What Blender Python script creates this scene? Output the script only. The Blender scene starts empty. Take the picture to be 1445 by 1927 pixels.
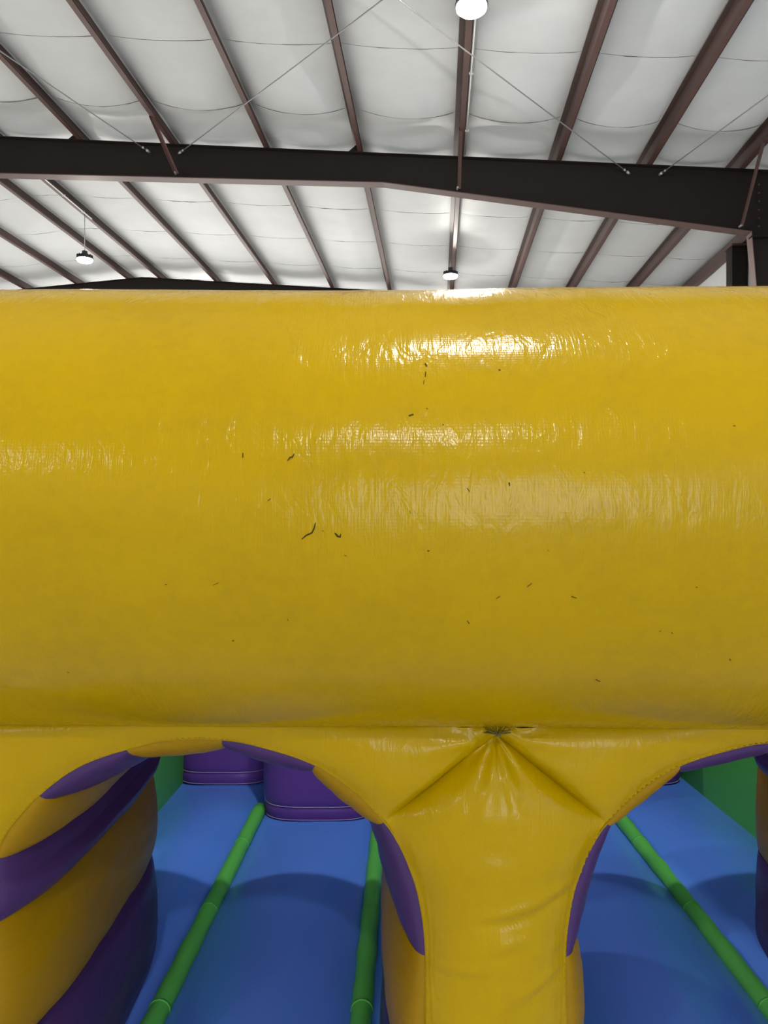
import bpy, bmesh, math, random
from mathutils import Vector, noise
random.seed(7)
C = bpy.context.scene.collection
F = 1446.0
CX, CY = 722.5, 963.0
HC = 1.75                                   # camera height
PSI = math.radians(3.96)                    # building is turned a little against the camera
PI = math.pi

# ------------------------------------------------------------------ camera
cam_d = bpy.data.cameras.new('camera'); cam = bpy.data.objects.new('camera', cam_d); C.objects.link(cam)
cam.location = (0, 0, HC); cam.rotation_euler = (PI/2, 0, 0)
cam_d.sensor_fit = 'HORIZONTAL'; cam_d.sensor_width = 36.0; cam_d.lens = 36.0*F/1445.0
cam_d.clip_start = 0.05; cam_d.clip_end = 200
bpy.context.scene.camera = cam
# ------------------------------------------------------------------ world, exposure
w = bpy.data.worlds.new('world'); bpy.context.scene.world = w; w.use_nodes = True
w.node_tree.nodes['Background'].inputs[0].default_value = (0.75, 0.85, 1.0, 1)
w.node_tree.nodes['Background'].inputs[1].default_value = 1.0
vs = bpy.context.scene.view_settings
vs.view_transform = 'Standard'; vs.look = 'None'; vs.gamma = 1.0; vs.use_curve_mapping = False
vs.exposure = -0.6
LAMP_W = 600.0          # each high bay lamp
LAMP_COL = (1.0, 0.95, 0.87)
DOOR_E = 14.0            # daylight in the translucent loading door behind the camera
FAR_E = 9.0             # glow of an unseen panel added in the far wall
SIDE_E = 4.0            # daylight in the translucent strip high on the right wall

# ------------------------------------------------------------------ materials
def srgb(r, g, b):
    f = lambda c: (c/255/12.92) if c/255 <= .04045 else ((c/255+.055)/1.055)**2.4
    return (f(r), f(g), f(b), 1)
def newmat(name):
    m = bpy.data.materials.new(name); m.use_nodes = True
    nt = m.node_tree; b = nt.nodes['Principled BSDF']
    return m, nt, b
def N(nt, t, **k):
    n = nt.nodes.new(t)
    for a, v in k.items(): setattr(n, a, v)
    return n
def noise_tex(nt, vec, scale, detail=3, rough=.5):
    n = N(nt, 'ShaderNodeTexNoise'); n.inputs['Scale'].default_value = scale
    n.inputs['Detail'].default_value = detail; n.inputs['Roughness'].default_value = rough
    if vec is not None: nt.links.new(vec, n.inputs['Vector'])
    return n
def mathn(nt, op, a, b=None):
    n = N(nt, 'ShaderNodeMath', operation=op)
    for i, v in enumerate((a, b)):
        if v is None: continue
        if isinstance(v, (int, float)): n.inputs[i].default_value = v
        else: nt.links.new(v, n.inputs[i])
    return n.outputs[0]
def vinyl(name, col, rough=.155, weave=1.0, streak=1.0, wrinkle=1.0, uv=True, spec=.15, dirt=.07):
    """coated vinyl tarpaulin: woven scrim under the coating, soft wrinkles, light scuffing"""
    m, nt, b = newmat(name)
    tc = N(nt, 'ShaderNodeTexCoord'); src = tc.outputs['UV'] if uv else tc.outputs['Object']
    d = noise_tex(nt, src, 3.2, 5, .6)
    d2 = noise_tex(nt, src, 38, 4, .65)
    mx = N(nt, 'ShaderNodeMix', data_type='RGBA')
    mx.inputs['A'].default_value = col
    mx.inputs['B'].default_value = (col[0]*.62, col[1]*.60, col[2]*.62+.004, 1)
    r = N(nt, 'ShaderNodeMapRange'); r.inputs['From Min'].default_value = .42; r.inputs['From Max'].default_value = .78
    r.inputs['To Max'].default_value = dirt*2.4
    s = mathn(nt, 'MULTIPLY', d.outputs[0], 1.25); s2 = mathn(nt, 'MULTIPLY', s, mathn(nt, 'ADD', d2.outputs[0], .32))
    nt.links.new(s2, r.inputs['Value']); nt.links.new(r.outputs[0], mx.inputs['Factor'])
    nt.links.new(mx.outputs['Result'], b.inputs['Base Color'])
    b.inputs['Roughness'].default_value = rough; b.inputs['Specular IOR Level'].default_value = spec
    mp = N(nt, 'ShaderNodeMapping'); mp.inputs['Scale'].default_value = (115, 17, 1) if uv else (60, 60, 12)
    nt.links.new(src, mp.inputs['Vector'])
    st = noise_tex(nt, mp.outputs[0], 1.0, 3, .6)
    mp2 = N(nt, 'ShaderNodeMapping'); mp2.inputs['Scale'].default_value = (30, 14, 1) if uv else (16, 16, 9)
    nt.links.new(src, mp2.inputs['Vector'])
    wr = noise_tex(nt, mp2.outputs[0], 1.0, 3, .55); wr.inputs['Distortion'].default_value = .8
    wx = N(nt, 'ShaderNodeTexWave', wave_type='BANDS', bands_direction='X'); wx.inputs['Scale'].default_value = 62
    wy = N(nt, 'ShaderNodeTexWave', wave_type='BANDS', bands_direction='Y'); wy.inputs['Scale'].default_value = 62
    for q in (wx, wy):
        nt.links.new(src, q.inputs['Vector']); q.inputs['Distortion'].default_value = .6; q.inputs['Detail'].default_value = 1
    h = mathn(nt, 'ADD', mathn(nt, 'MULTIPLY', st.outputs[0], .00065*streak), mathn(nt, 'MULTIPLY', wr.outputs[0], .0014*wrinkle))
    wv = mathn(nt, 'MULTIPLY', mathn(nt, 'ADD', wx.outputs['Fac'], wy.outputs['Fac']), .00003*weave)
    h = mathn(nt, 'ADD', h, wv)
    bp = N(nt, 'ShaderNodeBump'); bp.inputs['Strength'].default_value = 1.0; bp.inputs['Distance'].default_value = 1.0
    nt.links.new(h, bp.inputs['Height']); nt.links.new(bp.outputs[0], b.inputs['Normal'])
    rr = N(nt, 'ShaderNodeMapRange'); rr.inputs['To Min'].default_value = rough*.88; rr.inputs['To Max'].default_value = rough*1.15
    nt.links.new(d2.outputs[0], rr.inputs['Value']); nt.links.new(rr.outputs[0], b.inputs['Roughness'])
    return m
def plain(name, col, rough=.6, metal=0.0, nscale=0, namt=.2, bump=0.0, spec=.5):
    m, nt, b = newmat(name)
    b.inputs['Base Color'].default_value = col; b.inputs['Roughness'].default_value = rough
    b.inputs['Metallic'].default_value = metal; b.inputs['Specular IOR Level'].default_value = spec
    if nscale:
        tc = N(nt, 'ShaderNodeTexCoord'); n = noise_tex(nt, tc.outputs['Object'], nscale, 5, .6)
        mx = N(nt, 'ShaderNodeMix', data_type='RGBA'); mx.inputs['A'].default_value = col
        mx.inputs['B'].default_value = tuple(c*(1-namt) for c in col[:3])+(1,)
        nt.links.new(n.outputs[0], mx.inputs['Factor']); nt.links.new(mx.outputs['Result'], b.inputs['Base Color'])
        if bump:
            bp = N(nt, 'ShaderNodeBump'); bp.inputs['Distance'].default_value = bump
            nt.links.new(n.outputs[0], bp.inputs['Height']); nt.links.new(bp.outputs[0], b.inputs['Normal'])
    return m
def emit(name, col, s):
    m, nt, b = newmat(name); nt.nodes.remove(b)
    e = N(nt, 'ShaderNodeEmission'); e.inputs[0].default_value = tuple(col[:3])+(1,); e.inputs[1].default_value = s
    nt.links.new(e.outputs[0], nt.nodes['Material Output'].inputs[0])
    return m
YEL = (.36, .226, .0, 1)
M = {
 'yellow': vinyl('yellow_vinyl', YEL, streak=1.3, wrinkle=1.5, rough=.16, spec=.15, dirt=.13),
 'yellow_wall': vinyl('yellow_wall_vinyl', YEL, streak=.7, wrinkle=1.8, rough=.2),
 'yellow_in': vinyl('yellow_lining_shaded', (.27,.15,.001,1), streak=.3, wrinkle=1.2, rough=.4),  # yellow vinyl darkened, shade of the arch interior put into the colour
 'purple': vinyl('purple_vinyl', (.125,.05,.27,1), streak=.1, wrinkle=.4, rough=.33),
 'purple_in': vinyl('purple_lining_shaded', (.055,.026,.105,1), streak=.1, wrinkle=.6, rough=.33),  # darker copy of the purple, shade inside the arches put into the colour
 'blue': vinyl('blue_vinyl', (.085,.235,.82,1), streak=.0, wrinkle=.12, weave=0, spec=.4, rough=.2, dirt=.0),
 'green': vinyl('green_vinyl', (.10,.46,.08,1), streak=.05, wrinkle=.2, weave=.3, dirt=.02, rough=.42),
 'thread': plain('pale_thread', (.45,.35,.5,1), .8),
 'scuff': plain('scuff_dark', (.045,.035,.004,1), .8, spec=.1),
 'gather': vinyl('gathered_vinyl', (.30,.22,.01,1), streak=.2, wrinkle=1.2),
 'stitch': plain('dark_stitching', (.10,.08,.015,1), .8),
 'primer': plain('red_oxide_primer', (.078,.042,.036,1), .55, nscale=5, namt=.4),
 'flange': plain('red_oxide_flange', (.11,.052,.045,1), .55, nscale=5, namt=.3),
 'web': plain('shaded_rafter_primer', (.016,.011,.010,1), .75, nscale=3, namt=.4, spec=.25),  # same primer, with the shade on the rafter put into the colour
 'rod': plain('galvanised_rod', (.30,.30,.30,1), .45, .5),
 'zinc': plain('galvanised_steel', (.55,.55,.53,1), .4, .6),
 'fabric': plain('white_insulation_facing', (.68,.70,.72,1), .55, nscale=2.2, namt=.16, bump=.004),
 'seam': plain('seam_tape', (.22,.21,.20,1), .8),
 'sheet': plain('wall_sheet', (.80,.80,.78,1), .7, nscale=1.5, namt=.1),
 'concrete': plain('concrete_floor', (.62,.615,.60,1), .5, nscale=1.3, namt=.25),
 'housing': plain('lamp_housing', (.05,.05,.055,1), .4, .4),
 'lens': emit('lamp_lens', (1.0,.95,.86), 160.0),
 'day': emit('daylit_translucent_door', (.80,.90,1.0), DOOR_E),
 'dayside': emit('daylit_translucent_strip', (.72,.86,1.0), SIDE_E),
 'fillfar': emit('far_fill_glow', (1.0,.98,.93), FAR_E),  # emission of the panel added to brighten the far bay
 'frame': plain('door_frame_steel', (.2,.2,.2,1), .6),
}

# ------------------------------------------------------------------ helpers
def bw(X, Y, Z):            # building coordinates -> world
    return Vector((X*math.cos(PSI)+Y*math.sin(PSI), -X*math.sin(PSI)+Y*math.cos(PSI), Z))
def empty(name, loc, label=None, cat=None, group=None):
    o = bpy.data.objects.new(name, None); C.objects.link(o); o.location = loc; o.empty_display_size = .1
    if label: o['label'] = label
    if cat: o['category'] = cat
    if group: o['group'] = group
    return o
def wloc(o):
    v = Vector(o.location)
    p = o.parent
    while p: v += Vector(p.location); p = p.parent
    return v
class MB:
    def __init__(s): s.v = []; s.f = []; s.uv = []
    def add(s, vs, fs, uvs=None):
        n = len(s.v); s.v += [Vector(q) for q in vs]; s.f += [tuple(i+n for i in f) for f in fs]
        s.uv += list(uvs) if uvs else [(0, 0)]*len(vs)
    def grid(s, fn, nu, nv, closeu=False, uvf=None, flip=False):
        vs = []; uvs = []
        for j in range(nv+1):
            for i in range(nu+(0 if closeu else 1)):
                p = fn(i/nu, j/nv); vs.append(p); uvs.append(uvf(i/nu, j/nv, p) if uvf else (0, 0))
        W = nu if closeu else nu+1; fs = []
        for j in range(nv):
            for i in range(nu):
                a = j*W+i; b_ = j*W+(i+1) % W; c = (j+1)*W+(i+1) % W; d = (j+1)*W+i
                fs.append((a, d, c, b_) if flip else (a, b_, c, d))
        s.add(vs, fs, uvs)
    def tube(s, pts, r, n=8, caps=True):
        pts = [Vector(p) for p in pts]; rings = []
        for i, p in enumerate(pts):
            t = (pts[min(i+1, len(pts)-1)]-pts[max(i-1, 0)]).normalized()
            up = Vector((0, 0, 1)) if abs(t.z) < .9 else Vector((1, 0, 0))
            a = t.cross(up).normalized(); b_ = t.cross(a).normalized()
            rr = r[i] if isinstance(r, (list, tuple)) else r
            rings.append([p+a*rr*math.cos(2*PI*k/n)+b_*rr*math.sin(2*PI*k/n) for k in range(n)])
        vs = [q for g in rings for q in g]; fs = []
        L = 0; uvs = []
        for i in range(len(pts)):
            if i: L += (pts[i]-pts[i-1]).length
            uvs += [(k/n*.2, L) for k in range(n)]
        for i in range(len(pts)-1):
            for k in range(n):
                fs.append((i*n+k, i*n+(k+1) % n, (i+1)*n+(k+1) % n, (i+1)*n+k))
        if caps:
            fs.append(tuple(range(n))[::-1]); fs.append(tuple((len(pts)-1)*n+k for k in range(n)))
        s.add(vs, fs, uvs)
    def box(s, a, b_, tf=None):
        (x0, y0, z0), (x1, y1, z1) = a, b_
        vs = [(x, y, z) for z in (z0, z1) for y in (y0, y1) for x in (x0, x1)]
        if tf: vs = [tf(*q) for q in vs]
        s.add(vs, [(0, 2, 3, 1), (4, 5, 7, 6), (0, 1, 5, 4), (2, 6, 7, 3), (0, 4, 6, 2), (1, 3, 7, 5)])
    def build(s, name, mat, parent=None, smooth=True, origin=None, label=None, kind=None):
        if parent is not None: base = wloc(parent)
        elif origin is not None: base = Vector(origin)
        else:
            base = sum(s.v, Vector())/len(s.v); base.z = min(v.z for v in s.v)
        me = bpy.data.meshes.new(name); me.from_pydata([v-base for v in s.v], [], s.f)
        ul = me.uv_layers.new(name='UVMap'); buf = []
        for p in me.polygons:
            for vi in p.vertices: buf += s.uv[vi]
        ul.data.foreach_set('uv', buf)
        bm = bmesh.new(); bm.from_mesh(me); bmesh.ops.recalc_face_normals(bm, faces=bm.faces); bm.to_mesh(me); bm.free()
        me.materials.append(mat)
        if smooth:
            me.shade_smooth()
        o = bpy.data.objects.new(name, me); C.objects.link(o)
        if parent is None: o.location = base
        o.parent = parent
        if label: o['label'] = label
        if kind: o['kind'] = kind
        return o
def fb(x, y, z, o=3): return noise.fractal((x, y, z), 1.0, 2.0, o)

# ------------------------------------------------------------------ building shell
XR, XL, YB, YF = 5.95, -21.8, -14.0, 28.2
RIDGE = -7.9
def ztop(X): return 8.05-.076*abs(X-RIDGE)          # top of the rafters, bottom of the purlins
m = MB(); m.box((XL-.5, YB-.5, -.1), (XR+.5, YF+.5, 0), bw); fl = m.build('floor', M['concrete'], smooth=False, kind='structure')
m = MB(); m.box((XL-.2, YB, 0), (XL, YF, ztop(XL)+.25), bw); m.build('wall_left', M['sheet'], smooth=False, kind='structure')
def gable(Y0, Y1, name):
    m = MB(); prof = [(XL, 0), (XR, 0), (XR, ztop(XR)+.25), (RIDGE, ztop(RIDGE)+.25), (XL, ztop(XL)+.25)]
    vs = [bw(x, Y0, z) for x, z in prof]+[bw(x, Y1, z) for x, z in prof]; n = 5
    m.add(vs, [(0, 1, 2, 3, 4), (9, 8, 7, 6, 5)]+[(i, i+5, (i+1) % 5+5, (i+1) % 5) for i in range(5)])
    return m.build(name, M['sheet'], smooth=False, kind='structure')
gable(YF, YF+.2, 'wall_front'); gable(YB-.2, YB, 'wall_back')
# right wall: white faced insulation between girts
def wall_fn(y0, y1, z0, z1):
    def fn(u, v):
        Y = y0+(y1-y0)*u; Z = z0+(z1-z0)*v
        d = .05*math.sin(PI*v)+.012*fb(Y*1.3, Z*1.3, 4)
        return bw(XR-d, Y, Z)
    return fn
wr = MB(); wr.box((XR, YB, 0), (XR+.2, YF, ztop(XR)+.25), bw); wro = wr.build('wall_right', M['sheet'], smooth=False, kind='structure')
for z0, z1 in ((0, 1.6), (1.6, 3.2), (3.2, 5.0), (5.0, ztop(XR)+.18)):
    m = MB(); m.grid(wall_fn(11.0, YF, z0, z1), 60, 8); m.build('insulation_panel', M['fabric'], wro)
for z in (1.6, 3.2, 5.0):
    m = MB(); m.box((XR-.2, 11.0, z-.04), (XR-.02, YF, z+.04), bw); m.build('girt', M['primer'], wro, smooth=False)
# daylit translucent pieces behind the camera, and a glowing panel added in the far wall
m = MB()
for k in range(8): m.box((.9+k*.6, YB+.02, .05), (1.48+k*.6, YB+.07, 5.0), bw)
dr = m.build('door_1', M['day'], smooth=False, kind='structure')
m = MB()
for a in ((.8, YB, 0, .9, YB+.12, 5.1), (5.66, YB, 0, 5.76, YB+.12, 5.1), (.8, YB, 5.0, 5.76, YB+.12, 5.12)): m.box(a[:3], a[3:], bw)
m.build('door_frame', M['frame'], dr, smooth=False)
m = MB()
for k in range(20): m.box((-14+k*.6, YF-.07, .05), (-13.42+k*.6, YF-.02, 5.4), bw)  # unseen glowing panel added to brighten the ceiling of the far bay
far_fill = m.build('far_fill_panel', M['fillfar'], smooth=False, kind='structure')
m = MB()
for a in ((-14.1, YF-.12, 0, -14.0, YF, 5.5), (-2.0, YF-.12, 0, -1.9, YF, 5.5), (-14.1, YF-.12, 5.4, -1.9, YF, 5.5)): m.box(a[:3], a[3:], bw)
m.build('door_frame', M['frame'], far_fill, smooth=False)  # frame around the added glowing panel
m = MB(); m.box((XR-.06, -9.0, 3.3), (XR-.02, 9.5, 4.9), bw); wn = m.build('window_1', M['dayside'], smooth=False, kind='structure')
m = MB()
for k in range(13): m.box((XR-.09, -9.0+k*1.54-.03, 3.25), (XR-.02, -9.0+k*1.54+.03, 4.95), bw)
m.build('mullion', M['frame'], wn, smooth=False)

# ceiling: sagging insulation sheets between the purlins
PX = [-18.6, -17.1, -15.7, -14.2, -12.7, -11.2, -9.75, -8.33, -7.45, -5.92, -4.36, -2.8, -1.27, .34, 1.88, 3.29, 4.70]
edges = [XL]+PX+[XR]
m = MB()
def rz(X): return ztop(X)+.21
vs = [bw(X, Y, rz(X)+.06) for Y in (YB-.2, YF+.2) for X in (XL-.2, RIDGE, XR+.2)]
vs += [v+Vector((0, 0, .1)) for v in vs]
m.add(vs, [(0, 1, 4, 3), (1, 2, 5, 4), (6, 9, 10, 7), (7, 10, 11, 8), (0, 3, 9, 6), (2, 8, 11, 5), (0, 6, 7, 1), (1, 7, 8, 2), (3, 4, 10, 9), (4, 5, 11, 10)])
ceil = m.build('ceiling', M['fabric'], smooth=False, kind='structure')
SEAMS = [2.6, 4.4, 6.2, 8.0, 9.8, 11.32, 13.4, 15.2, 17.05, 18.9, 20.7, 22.5, 24.3, 26.1, 27.9]
def fold(Y):  # sheet profile shaped to shade a dark band before the near rafter
    if Y < 9.9 or Y > 13.3: return 0
    if Y > 12.42: return .09*(.5+.5*math.cos(PI*(Y-12.42)/.88))
    return (.12*(.5-.5*math.cos(PI*(Y-9.9)/1.4)) if Y < 11.3 else .075+.045*0+.045+(-.16)*(.5-.5*math.cos(PI*(Y-11.3)/.62)) if Y < 11.92 else -.04+.13*(.5-.5*math.cos(PI*min(1, (Y-11.92)/.5))))
for bi in range(5, len(edges)-1):
    x0, x1 = edges[bi], edges[bi+1]
    for k in range(len(SEAMS)-1):
        y0, y1 = SEAMS[k], SEAMS[k+1]
        def zz(X, Y):
            u = (X-x0)/(x1-x0); v = (Y-y0)/(y1-y0)
            sx = max(0, math.sin(PI*u))**.6
            z = rz(X)+.03-.06*sx-.008*sx*(1-abs(2*v-1)**3)
            z -= sx**1.3*fold(Y+.07*math.sin(X*1.7))
            z -= sx*.03*math.exp(-((Y-19.2)/.3)**2)
            z += sx*(1-abs(2*v-1)**5)*(.014*fb(X*.9, Y*1.1, 2.5, 2)+.003*fb(X*2.2+9, Y*3.4, 7)+.004*fb(X*.5, Y*4.5, 3+k, 2))
            return z
        m = MB(); m.grid(lambda u, v: bw(x0+(x1-x0)*u, y0+.004+(y1-y0-.008)*v, zz(x0+(x1-x0)*u, y0+(y1-y0)*v)), 16, 18)
        m.build('insulation_sheet', M['fabric'], ceil)
    # drooping lapped seams, one per joint
    for k, y in enumerate(SEAMS[1:-1]):
        def zs(X):
            u = (X-x0)/(x1-x0); sx = max(0, math.sin(PI*u))**.6
            return rz(X)+.03-.06*sx-(fold(y)+.03*math.exp(-((y-19.2)/.3)**2))*sx-.004
        m = MB(); n = 18; h = .008
        m.grid(lambda u, v: bw(x0+.03+(x1-x0-.06)*u, y+.012*fb(u*3+bi, k, 0), zs(x0+(x1-x0)*u)-v*(h+.012*abs(fb(u*4+bi*3, k*2, 5)))+.01), n, 2)
        m.build('lapped_seam', M['seam'], ceil)

# purlins
PLAB = {-8.33: 'brown steel roof purlin just left of the ridge, above the far left lamp',
 -7.45: 'brown steel roof purlin just right of the ridge, meeting the far rafter peak',
 -9.75: 'brown steel purlin on the left roof slope, second from the ridge',
 -11.2: 'brown purlin low at the left edge, third left of the ridge',
 -5.92: 'brown roof purlin leftmost of those that meet the top of the near rafter',
 -4.36: 'brown roof purlin second from left on the near rafter, beside a diagonal flange brace',
 -2.8: 'brown roof purlin third from left on the near rafter, crossed by the left brace rod',
 -1.27: 'brown roof purlin on the near rafter, next left of the bright near lamp',
 .34: 'brown roof purlin running straight behind the bright near lamp with conduit',
 1.88: 'dark roof purlin next to the right of the bright near lamp',
 3.29: 'dark roof purlin second right of the bright near lamp, with a pale lit flange edge',
 4.70: 'dark roof purlin rightmost on the near rafter, just left of the knee'}
for X in PX:
    if X < -13: continue
    s = 1 if X > RIDGE else 1
    root = empty('roof_purlin', bw(X, 3.0, ztop(X)), PLAB.get(X, 'brown steel purlin on the left roof slope, fourth from the ridge'), 'roof beam', 'roof purlins')
    z = ztop(X)
    m = MB(); m.box((X-.006, 3.0, z+.003), (X+.006, 28.0, z+.2), bw); m.build('web', M['primer'], root, smooth=False)
    m = MB(); m.box((X-.006, 3.0, z), (X+.078, 28.0, z+.007), bw); m.box((X+.070, 3.0, z), (X+.078, 28.0, z+.025), bw)
    m.build('bottom_flange', M['flange'], root, smooth=False)
    m = MB(); m.box((X-.075, 3.0, z+.195), (X+.006, 28.0, z+.203), bw); m.build('top_flange', M['primer'], root, smooth=False)
# eave strut
root = empty('eave_strut', bw(5.8, 3, ztop(5.8)-.0), 'brown eave strut running from the knee down behind the yellow tube at right', 'roof beam')
m = MB(); m.box((5.80, 3, ztop(5.8)-.12), (5.815, 28, ztop(5.8)+.12), bw); m.build('web', M['primer'], root, smooth=False)
m = MB(); m.box((5.80, 3, ztop(5.8)-.13), (5.90, 28, ztop(5.8)-.12), bw); m.build('bottom_flange', M['flange'], root, smooth=False)

# main frames
def rb(X):                                           # underside of the rafter
    if X < -.86: return HC+5.286+(-.86-X)*.0533 if X > RIDGE else HC+5.286+(-.86-RIDGE)*.0533-(RIDGE-X)*.05
    return HC+5.286-(X+.86)*.163
def frame(Y, label, x0=-16.0):
    root = empty('portal_frame', bw(4.9, Y, 0), label, 'steel frame', 'steel frames carrying the roof')
    xs = [x0, -12, RIDGE, -.86, 4.88, 5.78]
    m = MB()
    top = [(x, ztop(x)-.012) for x in xs]; bot = [(x, rb(x)+.012) for x in xs]
    prof = list(zip(top, bot)); n = len(xs)
    vs = []
    for yy in (Y-.006, Y+.006):
        for (a, b_) in prof: vs += [bw(a[0], yy, a[1]), bw(b_[0], yy, b_[1])]
    fs = []
    for i in range(n-1):
        fs += [(2*i, 2*i+2, 2*i+3, 2*i+1), (2*n+2*i+1, 2*n+2*i+3, 2*n+2*i+2, 2*n+2*i)]
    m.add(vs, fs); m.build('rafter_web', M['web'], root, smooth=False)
    for nm, fn, t in (('top_flange', lambda x: ztop(x)-.012, .012), ('bottom_flange', rb, .014)):
        m = MB()
        xx = xs if nm == 'top_flange' else xs[:-1]
        for i in range(len(xx)-1):
            a, b_ = xx[i], xx[i+1]
            vs = [bw(x, y, fn(x)+d) for x in (a, b_) for y in (Y-.1, Y+.1) for d in (0, t)]
            m.add(vs, [(0, 2, 3, 1), (4, 5, 7, 6), (0, 1, 5, 4), (2, 6, 7, 3), (0, 4, 6, 2), (1, 3, 7, 5)])
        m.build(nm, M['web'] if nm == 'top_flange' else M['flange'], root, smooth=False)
    # tapered column
    zk = rb(4.88)
    m = MB(); m.add([bw(4.88, Y, zk+.02), bw(5.78, Y, zk+.02), bw(5.78, Y, 0), bw(5.4, Y, 0), bw(5.78, Y+.01, zk), bw(5.78, Y+.01, 0)], [(0, 1, 2, 3), (1, 4, 5, 2)])
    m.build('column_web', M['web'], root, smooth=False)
    m = MB()
    vs = [bw(x+d, y, z) for (x, z) in ((5.4, 0), (4.88, zk)) for y in (Y-.1, Y+.1) for d in (-.012, 0)]
    m.add(vs, [(0, 2, 3, 1), (4, 5, 7, 6), (0, 1, 5, 4), (2, 6, 7, 3), (0, 4, 6, 2), (1, 3, 7, 5)])
    m.build('column_flange', M['flange'], root, smooth=False)
    # end plate at the knee and bolts
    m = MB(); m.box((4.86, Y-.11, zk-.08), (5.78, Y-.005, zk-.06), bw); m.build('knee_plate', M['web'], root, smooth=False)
    for k in range(6):
        m = MB(); c = bw(5.0, Y-.03, zk+.1+k*.13); m.tube([c, c+Vector((0, -.03, 0))], .014, 6); m.build('bolt', M['primer'], root, smooth=False)
    return root
f2 = frame(12.4, 'dark steel rafter crossing the whole view with its tapered column at right')
f3 = frame(20.2, 'far steel frame whose ridge shows just above the yellow tube at left')
frame(4.6, 'dark steel frame overhead, nearest above the yellow tube')
# clips where purlins meet the near rafter
for X in (-5.92, -1.27):
    m = MB(); z = ztop(X)
    m.add([bw(X-.16, 12.29, z), bw(X-.01, 12.29, z+.12), bw(X-.01, 12.29, z), bw(X-.16, 12.31, z), bw(X-.01, 12.31, z+.12), bw(X-.01, 12.31, z)],
          [(0, 1, 2), (5, 4, 3), (0, 3, 4, 1), (1, 4, 5, 2), (2, 5, 3, 0)])
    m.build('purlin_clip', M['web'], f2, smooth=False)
# flange braces
for X, lab in ((-4.36, 'diagonal brown flange brace in front of the near rafter at left'),
               (.34, 'diagonal brown flange brace in front of the near rafter below the bright lamp'),
               (4.70, 'dark diagonal flange brace at the knee of the near rafter at right')):
    root = empty('flange_brace', bw(X, 12.2, rb(X)+.05), lab, 'steel brace', 'flange braces of the near rafter')
    a = bw(X-.02, 11.45, ztop(X)+.03); b_ = bw(X-.02+(.12 if X < 0 else 0), 12.27, rb(X)+.05)
    d = (b_-a).normalized(); sx = Vector((1, 0, 0)); up = d.cross(sx).normalized()
    m = MB()
    for (p, q) in ((sx*.055, up*.005), (sx*.005, up*.05)):
        vs = [c+p*i+q*j for c in (a, b_) for i in (0, 1) for j in (0, 1)]
        m.add(vs, [(0, 2, 3, 1), (4, 5, 7, 6), (0, 1, 5, 4), (2, 6, 7, 3), (0, 4, 6, 2), (1, 3, 7, 5)])
    m.build('angle_bar', M['flange'], root, smooth=False)
    m = MB(); m.tube([b_+Vector((0, -.06, 0)), b_+Vector((0, .02, 0))], .016, 6); m.build('bolt', M['zinc'], root, smooth=False)
# brace rods
for (A, B, lab) in (((-4.25, 12.38), (2.8, 4.62), 'thin steel brace rod rising from the near rafter at left to top centre'),
                    ((3.04, 12.38), (-3.61, 4.62), 'thin steel brace rod crossing in front of the lamp down to the rafter at right'),
                    ((-4.72, 12.38), (-7.3, 4.62), 'pale thin brace rod coming from the left edge to the flange brace'),
                    ((3.48, 12.38), (5.6, 4.62), 'thin curved brace rod leaving through the right edge')):
    pa = bw(A[0], A[1], ztop(A[0])-.13); pb = bw(B[0], B[1], ztop(B[0])-.13)
    root = empty('brace_rod', pa, lab, 'brace rod', 'roof brace rods')
    pts = [pa.lerp(pb, t/16)-Vector((0, 0, .03*math.sin(PI*t/16))) for t in range(17)]
    m = MB(); m.tube(pts, .0085, 6); m.build('rod', M['rod'], root)
    m = MB(); dd = (pb-pa).normalized(); m.tube([pa+dd*.02, pa+dd*.10], .022, 6); m.build('hillside_washer', M['zinc'], root)
    m = MB(); m.tube([pa+dd*.16, pa+dd*.20], .018, 6); m.build('nut', M['zinc'], root)
# column of the side bracing behind the knee
root = empty('wind_column', bw(5.6, 15.4, 0), 'dark steel post beyond the knee at far right, just above the tube', 'steel column')
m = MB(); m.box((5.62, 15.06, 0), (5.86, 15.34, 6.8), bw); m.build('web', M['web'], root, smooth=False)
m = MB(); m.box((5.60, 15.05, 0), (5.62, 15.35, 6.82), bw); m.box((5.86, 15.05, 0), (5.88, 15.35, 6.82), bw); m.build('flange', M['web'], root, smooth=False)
m = MB(); m.box((5.58, 15.0, 6.82), (5.9, 15.4, 6.85), bw); m.build('cap_plate', M['primer'], root, smooth=False)

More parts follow.
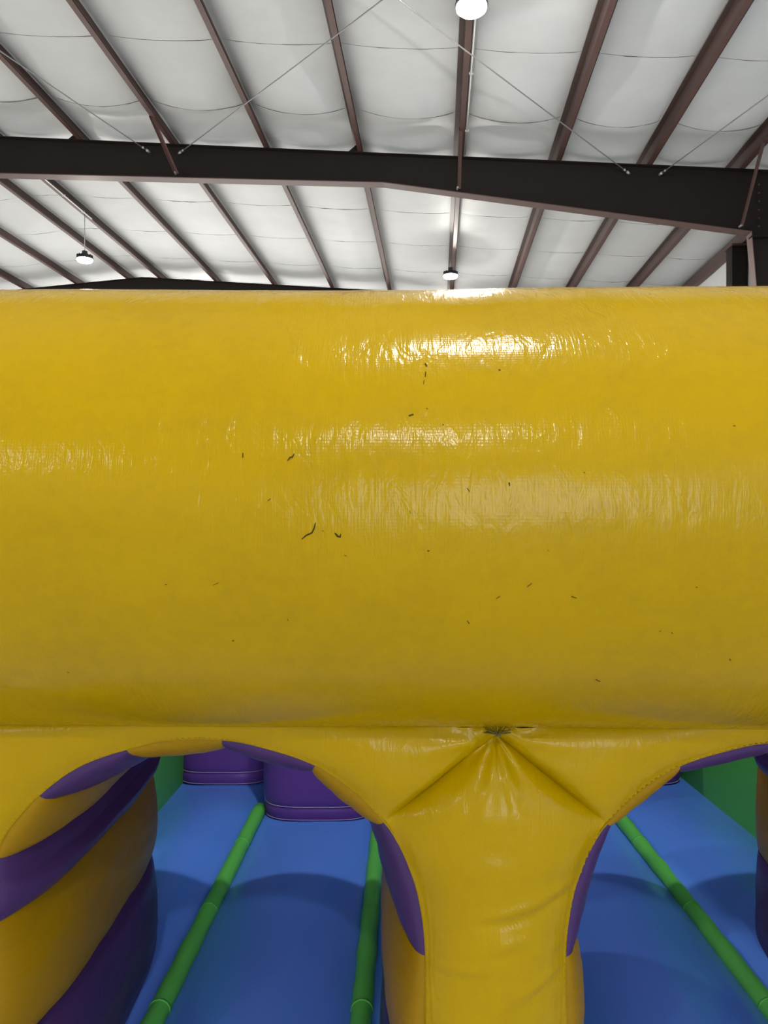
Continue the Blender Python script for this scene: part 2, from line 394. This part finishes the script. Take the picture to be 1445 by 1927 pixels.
# ------------------------------------------------------------------ high bay lamps
def lamp(X, Y, z, label, top):
    p = bw(X, Y, z)
    root = empty('high_bay_lamp', p, label, 'ceiling lamp', 'round high bay lamps')
    def disc(prof, n=32):
        m = MB()
        m.grid(lambda u, v: p+Vector((prof[round(v*(len(prof)-1))][0]*math.cos(2*PI*u), prof[round(v*(len(prof)-1))][0]*math.sin(2*PI*u), prof[round(v*(len(prof)-1))][1])), n, len(prof)-1, closeu=True)
        return m
    disc([(.0001, .10), (.08, .10), (.09, .05), (.16, .04), (.175, .02), (.175, 0), (.15, 0), (.0001, .001)]).build('housing', M['housing'], root)
    disc([(.16, -.001), (.158, -.03), (.13, -.055), (.07, -.068), (.0001, -.072)]).build('lens', M['lens'], root)
    m = MB()
    for k in range(16):
        a = 2*PI*k/16; m.box((.09, -.003, .045), (.165, .003, .085), lambda x, y, zz: p+Vector((x*math.cos(a)-y*math.sin(a), x*math.sin(a)+y*math.cos(a), zz)))
    fo = m.build('cooling_fins', M['housing'], root, smooth=False); fo['kind'] = 'stuff'
    m = MB(); m.tube([p+Vector((0, 0, .1)), p+Vector((0, 0, .17))], .055, 16); m.build('driver', M['housing'], root)
    m = MB(); m.tube([p+Vector((0, 0, .17)), p+Vector((0, 0, top-z))], .008, 8); m.build('hanger', M['zinc'], root)
    ld = bpy.data.lights.new('lamp_light', 'SPOT'); ld.energy = LAMP_W; ld.color = LAMP_COL; ld.shadow_soft_size = .12
    ld.spot_size = math.radians(172); ld.spot_blend = .2
    lo = bpy.data.objects.new('lamp_light', ld); C.objects.link(lo); lo.parent = root; lo.location = (0, 0, -.20)
    ld = bpy.data.lights.new('side_glow', 'POINT'); ld.energy = LAMP_W*.32; ld.color = LAMP_COL; ld.shadow_soft_size = .03
    lo = bpy.data.objects.new('side_glow', ld); C.objects.link(lo); lo.parent = root; lo.location = (0, 0, -.105)
    return root
for (X, Y, lab) in ((.36, 8.13, 'bright round high bay lamp nearest the camera at top'),
                    (.30, 17.35, 'small far high bay lamp just above the yellow tube, right of centre'),
                    (.50, .75, 'high bay lamp straight overhead above the yellow tube, out of view'),
                    (.62, -6.0, 'high bay lamp far behind the camera in the centre row'),
                    (-7.40, 15.7, 'far high bay lamp under the ridge at left'),
                    (-7.40, 6.9, 'high bay lamp of the ridge row out of view at left'),
                    (-7.40, -1.2, 'high bay lamp of the ridge row behind the camera'),
                    (-7.40, -10.5, 'rearmost high bay lamp of the ridge row'),
                    (-14.9, 15.7, 'far high bay lamp of the left row'),
                    (.36, 25.0, 'added high bay lamp of the centre row, hidden beyond the yellow tube'),  # this and the next two: unseen lamps added to brighten the far ceiling
                    (-7.40, 24.0, 'added high bay lamp of the ridge row, hidden beyond the yellow tube'),
                    (-14.9, 24.0, 'added high bay lamp of the left row, hidden beyond the yellow tube'),
                    (-14.9, 4.0, 'near high bay lamp of the left row'),
                    (-14.9, -7.0, 'rear high bay lamp of the left row')):
    lamp(X, Y, HC+5.32, lab, ztop(X))
for (X, Y0, Y1, lab) in ((.44, 6.2, 12.2, 'pale conduit along the purlin behind the bright near lamp'),
                         (-7.34, 12.6, 15.9, 'thin conduit along the ridge purlin leading to the far left lamp')):
    root = empty('conduit', bw(X, Y0, ztop(X)), lab, 'conduit')
    m = MB(); m.tube([bw(X, Y0+(Y1-Y0)*t/8, ztop(X)-.014) for t in range(9)], .013, 8); m.build('pipe', M['zinc'], root)
    for k in range(4):
        yy = Y0+(Y1-Y0)*(k+.5)/4
        m = MB(); m.box((X-.03, yy-.012, ztop(X)-.030), (X+.03, yy+.012, ztop(X)-.001), bw); m.build('pipe_strap', M['zinc'], root, smooth=False)

# ------------------------------------------------------------------ inflatable
inf = empty('inflatable_obstacle_course', (.2, 2.6, 0), 'yellow, purple, blue and green inflatable obstacle course with arches under a fat yellow tube', 'inflatable')
YAW = .016
TR, TD, TZ = .4405, 1.60, HC+.008
def tube_pt(x, a, dr=0):            # a = 0 faces the camera, grows upward
    r = TR+dr
    r += .0022*fb(x*1.6, a*1.0, 1.2)+.0010*fb(x*5+3, a*3.0, 6.0)
    r += -.004*math.exp(-((x+.15)/.35)**2)*max(0, math.sin(a))   # slight dip along the top
    # gathered puckers close to the knot over the pillar
    return Vector((x, TD-YAW*x-r*math.cos(a), TZ+r*math.sin(a)))
xa, xb = -1.32, 1.74
def tube_fn(u, v):
    x = xa+(xb-xa)*v; e = min(v, 1-v)*(xb-xa)
    k = 1.0 if e > .16 else math.sqrt(max(0.0, 1-(1-e/.16)**2))
    k = .55+.45*k
    a = 2*PI*u+PI
    p = tube_pt(x, a); c = Vector((x, TD-YAW*x, TZ))
    return c+(p-c)*k
m = MB(); m.grid(tube_fn, 220, 300, closeu=True, uvf=lambda u, v, p: (xa+(xb-xa)*v, u*2*PI*TR))
for end, v in ((xa, 0), (xb, 1)):      # end discs
    c = Vector((end, TD-YAW*end, TZ)); n = 48
    ring = [tube_fn(k/n, v) for k in range(n)]
    m.add([c+Vector((-.05 if v == 0 else .05, 0, 0))]+ring, [(0, 1+k, 1+(k+1) % n) for k in range(n)], [(0, 0)]*(n+1))
tube = m.build('top_tube', M['yellow'], inf, label='fat glossy yellow inflated top tube with scuff marks')
def on_tube(u, v, lift=.0007):
    dx, dz = (u-CX)/F, -(v-CY)/F
    # ray from camera against the cylinder (y,z) with small yaw
    y = 1.2
    A = (1+YAW*dx)**2+dz*dz; B = -2*((1+YAW*dx)*TD+dz*(TZ-HC)); Cc = TD*TD+(TZ-HC)**2-TR*TR
    t = (-B-math.sqrt(max(0, B*B-4*A*Cc)))/(2*A)
    x = dx*t; yy = t+YAW*x-TD; zz = HC+dz*t-TZ
    a = math.atan2(zz, -yy)
    return tube_pt(x, a, lift)
MARKS = [([(594,983),(591,994),(587,1002),(576,1007),(568,1014)],1.3), ([(630,1002),(635,1008),(640,1010),(641,1004)],1.8), ([(648,1044),(652,1046)],1),
 ([(541,867),(546,861),(550,860),(554,854)],1.3), ([(457,852),(457,861)],1.6), ([(504,942),(510,938)],1), ([(800,682),(803,688)],2.2), ([(801,698),(800,708)],1.4),
 ([(798,714),(797,722)],1), ([(769,782),(778,779)],2.4), ([(833,797),(836,803),(841,810)],1.3), ([(802,767),(805,769)],1.2), ([(827,855),(834,859),(841,854)],1.8),
 ([(858,854),(861,858)],1.3), ([(863,860),(866,863)],1.2), ([(955,896),(957,904),(959,914)],1.6), ([(938,695),(942,695)],2.0), ([(804,1036),(808,1036)],1.8),
 ([(1379,801),(1383,802)],1.4), ([(165,773),(169,774)],1.3), ([(879,918),(884,925)],1.2), ([(771,960),(772,966)],.9), ([(437,1204),(441,1204)],1.5), ([(311,1099),(315,1099)],1.3),
 ([(1309,1104),(1312,1105)],1.2), ([(1075,1122),(1085,1125)],1.2), ([(934,1126),(941,1121)],.9), ([(992,1104),(1001,1097)],.9), ([(879,1167),(883,1173)],1.1), ([(1120,1277),(1129,1281)],1.2),
 ([(1372,1239),(1375,1242)],1.3), ([(541,1164),(543,1167)],1.0), ([(1263,1189),(1266,1192)],1.0), ([(1406,608),(1411,615),(1418,624)],1.1), ([(1098,888),(1101,890)],.9), ([(606,998),(609,999)],.8),
 ([(402,1100),(412,1095)],.8), ([(1240,1188),(1244,1186)],.9), ([(127,1263),(131,1264)],.9), ([(1030,1035),(1033,1036)],.8)]
for pts, wd in MARKS:
    m = MB(); n = len(pts); vs = []
    for i, (u, v) in enumerate(pts):
        a = pts[max(i-1, 0)]; b_ = pts[min(i+1, n-1)]; dx, dy = b_[0]-a[0], b_[1]-a[1]; L = math.hypot(dx, dy) or 1
        ww = wd*(.55 if i in (0, n-1) else 1.0)
        ww *= 1.25; nx, ny = -dy/L*ww, dx/L*ww
        vs += [on_tube(u+nx, v+ny), on_tube(u-nx, v-ny)]
    m.add(vs, [(2*i, 2*i+1, 2*i+3, 2*i+2) for i in range(n-1)]); m.build('scuff_mark', M['scuff'], tube, smooth=False)

# ---- arched wall under the tube
Y0, YE = 1.475, 2.50
K = Y0/F
PC = .213                                   # pillar centre x
HW = 557*K                                  # half a cell
def zv(v): return HC-(v-CY)*K
ZT = zv(1362); KN = zv(1380); ZF = .33
rim_px = [(133,2380),(132,2200),(132,2050),(131,1927),(130,1850),(130,1797),(134,1740),(146,1674),(168,1612),(192,1567),(208,1546),(236,1514),(266,1487),(300,1461),(338,1439),(382,1422),(430,1408),(475,1397),(515,1392),(557,1390)]
rim = [(o*K, zv(v)) for o, v in rim_px]
rim[0] = (rim[0][0], ZF)
def catmull(P, n):
    out = []
    for i in range(len(P)-1):
        p0, p1, p2, p3 = P[max(i-1, 0)], P[i], P[i+1], P[min(i+2, len(P)-1)]
        for k in range(n):
            t = k/n
            out.append(tuple(.5*((2*p1[j])+(-p0[j]+p2[j])*t+(2*p0[j]-5*p1[j]+4*p2[j]-p3[j])*t*t+(-p0[j]+3*p1[j]-3*p2[j]+p3[j])*t**3) for j in range(2)))
    out.append(P[-1]); return out
NS = 8
iC = 10*NS                                   # index of the crease corner on the rim
RIM = catmull(rim, NS)
CR = (RIM[iC], (0.0, KN))
def dseg(p, a, b_):
    ax, ay = a; bx, by = b_; px, py = p
    t = ((px-ax)*(bx-ax)+(py-ay)*(by-ay))/((bx-ax)**2+(by-ay)**2); t = max(0, min(1, t))
    return math.hypot(px-ax-t*(bx-ax), py-ay-t*(by-ay))
RS = RIM[::2]
def drim(p): return min(math.hypot(p[0]-a[0], p[1]-a[1]) for a in RS)*.999
def ex(d, t): return 1-math.exp(-d/t)
def wallpt(sgn, cx, o, z, back, pillar):
    p = (abs(o), z)
    d1 = drim(p) if (pillar or True) else 1
    inner = abs(cx-PC) < .1
    d2 = dseg(p, *CR) if inner else 1.0
    if pillar:
        b_ = (.066*ex(d1, .05)*ex(d2, .024)*ex(max(0, KN-z)+.0, .05)) if inner else .034*ex(d1, .035)*(.6+.4*ex(max(0, ZT-z), .02))
    else:
        b_ = .034*ex(d1, .035)*ex(d2, .013)*(.6+.4*ex(max(0, ZT-z), .02))
    x = cx+sgn*o
    kx = math.hypot(o, z-KN)
    wr_ = (.003*fb(x*6, z*9, 2.0)+.0030*fb(x*3, z*14, 8.0)*(1 if pillar else .4)+.004*max(0, fb(x*2.2+1, z*7+x*2, 4.0, 2))**1.0)
    # puckers fanning out of the knot
    ang = math.atan2(KN-z, sgn*o+1e-9)
    if pillar and inner:
        for (xc, zc, sl, am, wd) in ((.09, 1.035, .10, .006, .010), (.02, 1.01, -.12, .004, .008), (.05, .86, .22, .006, .009), (-.02, .80, -.05, .006, .010), (.03, .955, .04, .003, .007), (-.06, .90, -.15, .004, .008)):
            q = z-zc-sl*(sgn*o-xc)-.02*math.sin((sgn*o-xc)*14); wr_ += am*math.exp(-((sgn*o-xc)/.07)**2)*(math.exp(-(q/wd)**2)-.8*math.exp(-((q+wd*1.7)/wd)**2))
    wr_ += (.0075 if inner else 0)*math.exp(-kx/.07)*math.sin(ang*15+.7)+((.002 if inner else 0)*math.exp(-kx/.2)*math.sin(ang*11))
    wr_ *= ex(d1, .012)
    y = Y0-b_-wr_-YAW*x
    if back: y = YE+b_*.8-YAW*x
    return Vector((x, y, z))
def half_panel(m, sgn, cx, pillar, back=False, nq=30):
    if pillar: idx = list(range(0, iC+1))
    else: idx = list(range(iC, len(RIM)))
    n = len(idx)
    def tgt(k):
        o, z = RIM[idx[k]]
        if pillar:
            t = k/(n-1); zz = ZF+(KN-ZF)*((z-ZF)/(RIM[iC][1]-ZF))
            return (0.0, zz)
        t = k/(n-1); return (HW*t, ZT if t > .03 else KN+(ZT-KN)*(t/.03))
    def fn(u, v):
        k = round(u*(n-1)); a = RIM[idx[k]]; b_ = tgt(k); q = v
        q = q*q*(1.6-.6*q) if not pillar else q**1.5
        o = a[0]+(b_[0]-a[0])*q; z = a[1]+(b_[1]-a[1])*q
        return wallpt(sgn, cx, o, z, back, pillar)
    m.grid(fn, n-1, nq, uvf=lambda u, v, p: (p.x, p.z))
cells = {'left': PC-HW, 'right': PC+HW}
for back in (False, True):
    for nm, ax in cells.items():
        m = MB()
        half_panel(m, -1 if nm == 'left' else 1, PC, False, back)
        half_panel(m, 1 if nm == 'left' else -1, PC+(-2*HW if nm == 'left' else 2*HW), False, back)
        m.build('arch_panel', M['yellow_wall'], inf)
    m = MB(); half_panel(m, -1, PC, True, back, 48); half_panel(m, 1, PC, True, back, 48)
    pil = m.build('pillar_panel', M['yellow_wall'], inf)
    for s in (-1, 1):
        c = PC+2*s*HW; m = MB(); half_panel(m, -s, c, True, back)
        ye = YE if back else Y0
        m.grid(lambda u, v: Vector((c+s*.30*u, ye-YAW*c+(.06 if back else -.06)*math.sqrt(max(0, 1-u*u)), ZF+(ZT-ZF)*v)), 12, 12, uvf=lambda u, v, p: (p.x, p.z))
        m.build('end_panel', M['yellow_wall'], inf)
# small triangle of wall left and right of the knot under the tube seam, and roof of the vault
m = MB()
def roof(u, v):
    x = PC-2*HW-.3+(4*HW+.6)*u
    return Vector((x, 1.62-YAW*x+(YE-1.62)*v, ZT+.005+.03*math.sin(PI*v)*(.6+.4*abs(math.sin(u*9)))))
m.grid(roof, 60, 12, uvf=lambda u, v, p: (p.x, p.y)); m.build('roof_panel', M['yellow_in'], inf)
for s in (-1, 1):
    m = MB(); xx = PC+s*(2*HW+.3)
    m.grid(lambda u, v: Vector((xx+s*.03*math.sin(PI*u)*math.sin(PI*v), Y0+(YE-Y0)*u-YAW*xx, .0+ZT*v)), 12, 12, uvf=lambda u, v, p: (p.y, p.z)); m.build('outer_side_panel', M['yellow_in'], inf)

# ---- coloured lining panels of the arches (they bulge between seams)
def arch_curve(cx):      # full rim from the right leg over the apex to the left leg, around arch centre
    R = [(HW-o, z) for o, z in RIM]              # relative to arch centre, right side (+)
    L = [(-(HW-o), z) for o, z in RIM[::-1]][1:]
    return [(cx+a, z) for a, z in R+L]
def lining(cx, mirror):
    P = arch_curve(cx)
    if mirror: P = [(2*cx-a, z) for a, z in P]
    S = [0]
    for i in range(1, len(P)): S.append(S[-1]+math.hypot(P[i][0]-P[i-1][0], P[i][1]-P[i-1][1]))
    def at(s):
        s = max(0, min(S[-1], s)); lo, hi = 0, len(S)-1
        while hi-lo > 1:
            mid = (lo+hi)//2
            if S[mid] <= s: lo = mid
            else: hi = mid
        t = (s-S[lo])/max(1e-9, S[hi]-S[lo])
        return (P[lo][0]+(P[hi][0]-P[lo][0])*t, P[lo][1]+(P[hi][1]-P[lo][1])*t)
    def s_near(off, v, right=True):               # arc position of a rim point given in pillar offset/px row
        tx = (off*K) if True else 0
        x = PC-tx if not mirror else PC+tx
        z = zv(v); best = min(range(len(P)), key=lambda i: (P[i][0]-x)**2+(P[i][1]-z)**2)
        return S[best]
    if not mirror:
        cuts = [0, S[-1]*.0+ (0.60-ZF), s_near(129,1797), s_near(209,1545), s_near(336,1438), s_near(513,1391), s_near(697,1412), s_near(864,1497)]
    else:
        cuts = [0, (0.60-ZF), s_near(129,1798), s_near(206,1546), s_near(346,1443), s_near(545,1391), s_near(730,1420), s_near(890,1525)]
    cuts += [cuts[-1]+.15]
    zz = .945; cuts.append(S[-1]-(zz-ZF)); cuts.append(S[-1]-(.668-ZF)); cuts.append(S[-1])
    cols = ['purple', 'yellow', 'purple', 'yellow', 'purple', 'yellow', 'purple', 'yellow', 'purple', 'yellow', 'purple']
    for i in range(len(cuts)-1):
        a, b_ = cuts[i], cuts[i+1]; L = b_-a
        if L < .01: continue
        def fn(u, v):
            s = a+L*v; p = at(s); p1 = at(s-.012); p2 = at(s+.012)
            tx, tz = p2[0]-p1[0], p2[1]-p1[1]; ln = math.hypot(tx, tz) or 1
            nx, nz = -tz/ln, tx/ln
            cxm, czm = cx, .8
            if nx*(cxm-p[0])+nz*(czm-p[1]) < 0: nx, nz = -nx, -nz
            pill = .64+.36*math.sin(PI*v)**.55
            uu = u
            B = (.086 if s < S[-1]*.72 else (.074 if mirror else .112))*(max(0.0, 1-abs(2*uu-1)**3.2))**.5*pill
            # gentle crumples along the front edge
            B += (.004*fb(s*14+i, uu*6, 3)+.003*fb(s*34, uu*4, 9))*math.sin(PI*uu)**.4
            x = p[0]+nx*B; z = p[1]+nz*B
            return Vector((x, Y0-YAW*x+(YE-Y0)*uu, max(z, .2)))
        m = MB()
        def spaced(u): return .5*(1-math.cos(PI*u))
        m.grid(lambda u, v: fn(spaced(u), v), 48, 16, uvf=lambda u, v, p: (a+L*v, spaced(u)*.95))
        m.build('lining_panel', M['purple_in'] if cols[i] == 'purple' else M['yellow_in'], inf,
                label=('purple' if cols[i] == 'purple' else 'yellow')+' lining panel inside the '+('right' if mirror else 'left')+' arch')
    # welt sewn along the rim
    m = MB(); m.tube([Vector((p[0], Y0-YAW*p[0]-.001, p[1])) for p in P[::2]], .0022, 6); m.build('rim_welt', M['yellow'], inf)
lining(PC-HW, False); lining(PC+HW, True)

# ---- gathered knot above the pillar
m = MB(); kc = Vector((PC, Y0-YAW*PC-.022, KN+.004))
nr = 40
def knot(u, v):
    a = PI*1.04*u-PI*.02; r = .004+.034*v
    rid = .006*math.sin(u*nr*1.05)*(.4+.6*v)*(1-.3*v)
    return kc+Vector((math.cos(a)*r*1.05, -.003+.012*v-rid, .004+math.sin(a)*r*.52))
m.grid(knot, 120, 8, uvf=lambda u, v, p: (p.x, p.z)); kn = m.build('gathered_knot', M['gather'], pil)
for a0, r0, r1 in ((.25, .004, .026), (.6, .004, .03), (1.1, .003, .018), (1.9, .003, .02), (2.45, .004, .03), (2.9, .004, .027)):
    m = MB(); m.tube([kc+Vector((math.cos(a0)*r, -.010+.10*(r-.004)*1.2, math.sin(a0)*r*.52+.004)) for r in (r0, (r0+r1)/2, r1)], .0011, 5); m.build('gather_stitch', M['stitch'], pil)
m = MB(); m.tube([kc+Vector((x, -.009, .003+.002*math.sin(x*900))) for x in [-.006+.0012*i for i in range(11)]], .0016, 6); m.build('gather_stitch', M['stitch'], pil)

# ---- floor lanes, dividers, columns, side walls
ZL = .35
def lx(pair, D): return pair[0]+(pair[1]-pair[0])*(D-2.1)/1.5
DV = [(-1.12, -1.055), (-.622, -.575), (-.062, -.018), (.500, .520), (1.069, 1.064), (1.645, 1.585)]
fronts = [3.90, 3.44, 3.58, 3.46, 3.90]
bulge = .112
def lane_z(k, s, D):
    b_ = bulge*(max(0, 1-(2*s-1)**2))
    b_ *= .85+.15*math.sin(D*2.0+k)
    b_ *= max(.1, min(1, .1+(fronts[k]-D)/.9))
    return ZL+b_+.003*fb(s*2+k*3, D*1.5, 2)
for k in range(5):
    def fn(u, v):
        D = 1.55+(4.75-1.55)*v; a = lx(DV[k], D); b_ = lx(DV[k+1], D)
        return Vector((a+(b_-a)*u, D, lane_z(k, u, D)))
    m = MB(); m.grid(fn, 24, 70, uvf=lambda u, v, p: (p.x, p.y)); m.build('slide_lane', M['blue'], inf)
m = MB(); m.box((-1.35, 1.35, 0), (1.85, 4.75, ZL-.035)); m.build('base', M['blue'], inf, smooth=False)
m = MB()
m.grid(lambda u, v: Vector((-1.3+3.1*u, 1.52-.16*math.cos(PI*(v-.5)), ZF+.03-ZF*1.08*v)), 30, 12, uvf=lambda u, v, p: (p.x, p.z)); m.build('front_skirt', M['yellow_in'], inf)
for k in (1, 2, 3, 4):
    pts = []
    De = min(fronts[k-1], fronts[k])+.03
    for i in range(33):
        D = 1.6+(De+.1-1.6)*i/32
        pts.append((lx(DV[k], D), D, ZL+.022+.001*math.sin(i*2.1)))
    rr = [.030+.0012*math.sin(i*1.9+k)+(.002 if i % 9 == 4 else 0) for i in range(33)]
    m = MB(); m.tube(pts, rr, 16); dv = m.build('lane_divider', M['green'], inf)
    for i in (9, 18, 27):
        D = 1.6+(De-1.6)*i/32; c = Vector((lx(DV[k], D), D, ZL+.022))
        m = MB(); m.tube([c+Vector((0, -.004, 0)), c+Vector((0, .004, 0))], .0315, 16); m.build('divider_seam', M['green'], dv)
for k in range(5):
    D0 = fronts[k]; a = lx(DV[k], D0)+(-.04 if k == 0 else .012); b_ = lx(DV[k+1], D0)-.012
    cx, hw, dp = (a+b_)/2, (b_-a)/2, .26
    H1 = 2.45-ZL  # unseen upper part made tall to block the near lamp
    def sec(u, grow=0):
        t = 2*PI*u; c, s = math.cos(t), math.sin(t); e = .62
        return (hw+grow)*math.copysign(abs(c)**e, c), (dp+grow)*math.copysign(abs(s)**e, s)
    def fn(u, v):
        x, y = sec(u); z = H1*v
        kk = 1-.035*math.exp(-z/.02)-.03*math.exp(-abs(z-.062)/.012)+.004*fb(u*6, z*4, k)
        if v > .93: kk *= math.sqrt(max(.0, 1-((v-.93)/.07)**2))*.98+.02
        zb = ZL+.004+.006*(1-min(1, (x/hw)**2))
        return Vector((cx+x*kk, D0+dp+y*kk, zb+z*(1)))
    m = MB(); m.grid(lambda u, v: fn(u, v**1.6), 96, 90, closeu=True, uvf=lambda u, v, p: (u*1.6, p.z)); co = m.build('upright_column', M['purple'], inf)
    for dz in (.066, .0085):
        m = MB(); ring = []
        for i in range(97):
            x, y = sec(i/96); zb = ZL+.004+.006*(1-min(1, (x/hw)**2))
            kk = 1-.035*math.exp(-dz/.02)-.03*math.exp(-abs(dz-.062)/.012)
            ring.append(Vector((cx+x*kk*1.004, D0+dp+y*kk*1.006, zb+dz)))
        m.tube(ring, .0016, 5, caps=False); m.build('stitch_line', M['thread'], co)
# green side walls
for s, pr, cxs in ((-1, DV[0], 0), (1, DV[5], 5)):
    def fn(u, v):
        D = 2.54+(4.75-2.54)*v; x0 = lx(pr, D)
        # cross-section: rounded slab, u from inner base over the top to outer base
        t = u; th = .32; H = 1.45
        a = PI*t; 
        if t < .4: q = t/.4; X = -.03*math.sin(PI*q); Z = H*q*.9
        elif t < .6: q = (t-.4)/.2; X = th/2-th/2*math.cos(PI*q); Z = H*.9+.14*math.sin(PI*q)
        else: q = (t-.6)/.4; X = th+.03*math.sin(PI*q); Z = H*.9*(1-q)
        return Vector((x0+s*X, D, ZL-.02+Z))
    m = MB(); m.grid(fn, 60, 30, uvf=lambda u, v, p: (u*3, p.y))
    for D, v in ((2.54, 0), (4.75, 1)):
        m.add([fn(i/30, v) for i in range(31)], [tuple(range(31))])
    m.build('side_wall', M['green'], inf, label='green inflated side wall at the '+('left' if s < 0 else 'right'))
m = MB(); m.grid(lambda u, v: Vector((-1.1+2.7*u, 4.55+.12*math.cos(PI*v)*0+.06*math.sin(u*5*PI)**2*-1, ZL+2.0*v)), 60, 10, uvf=lambda u, v, p: (p.x, p.z)); m.build('added_back_wall', M['yellow_in'], inf)  # unseen wall added to keep the near lamp's light off the lanes
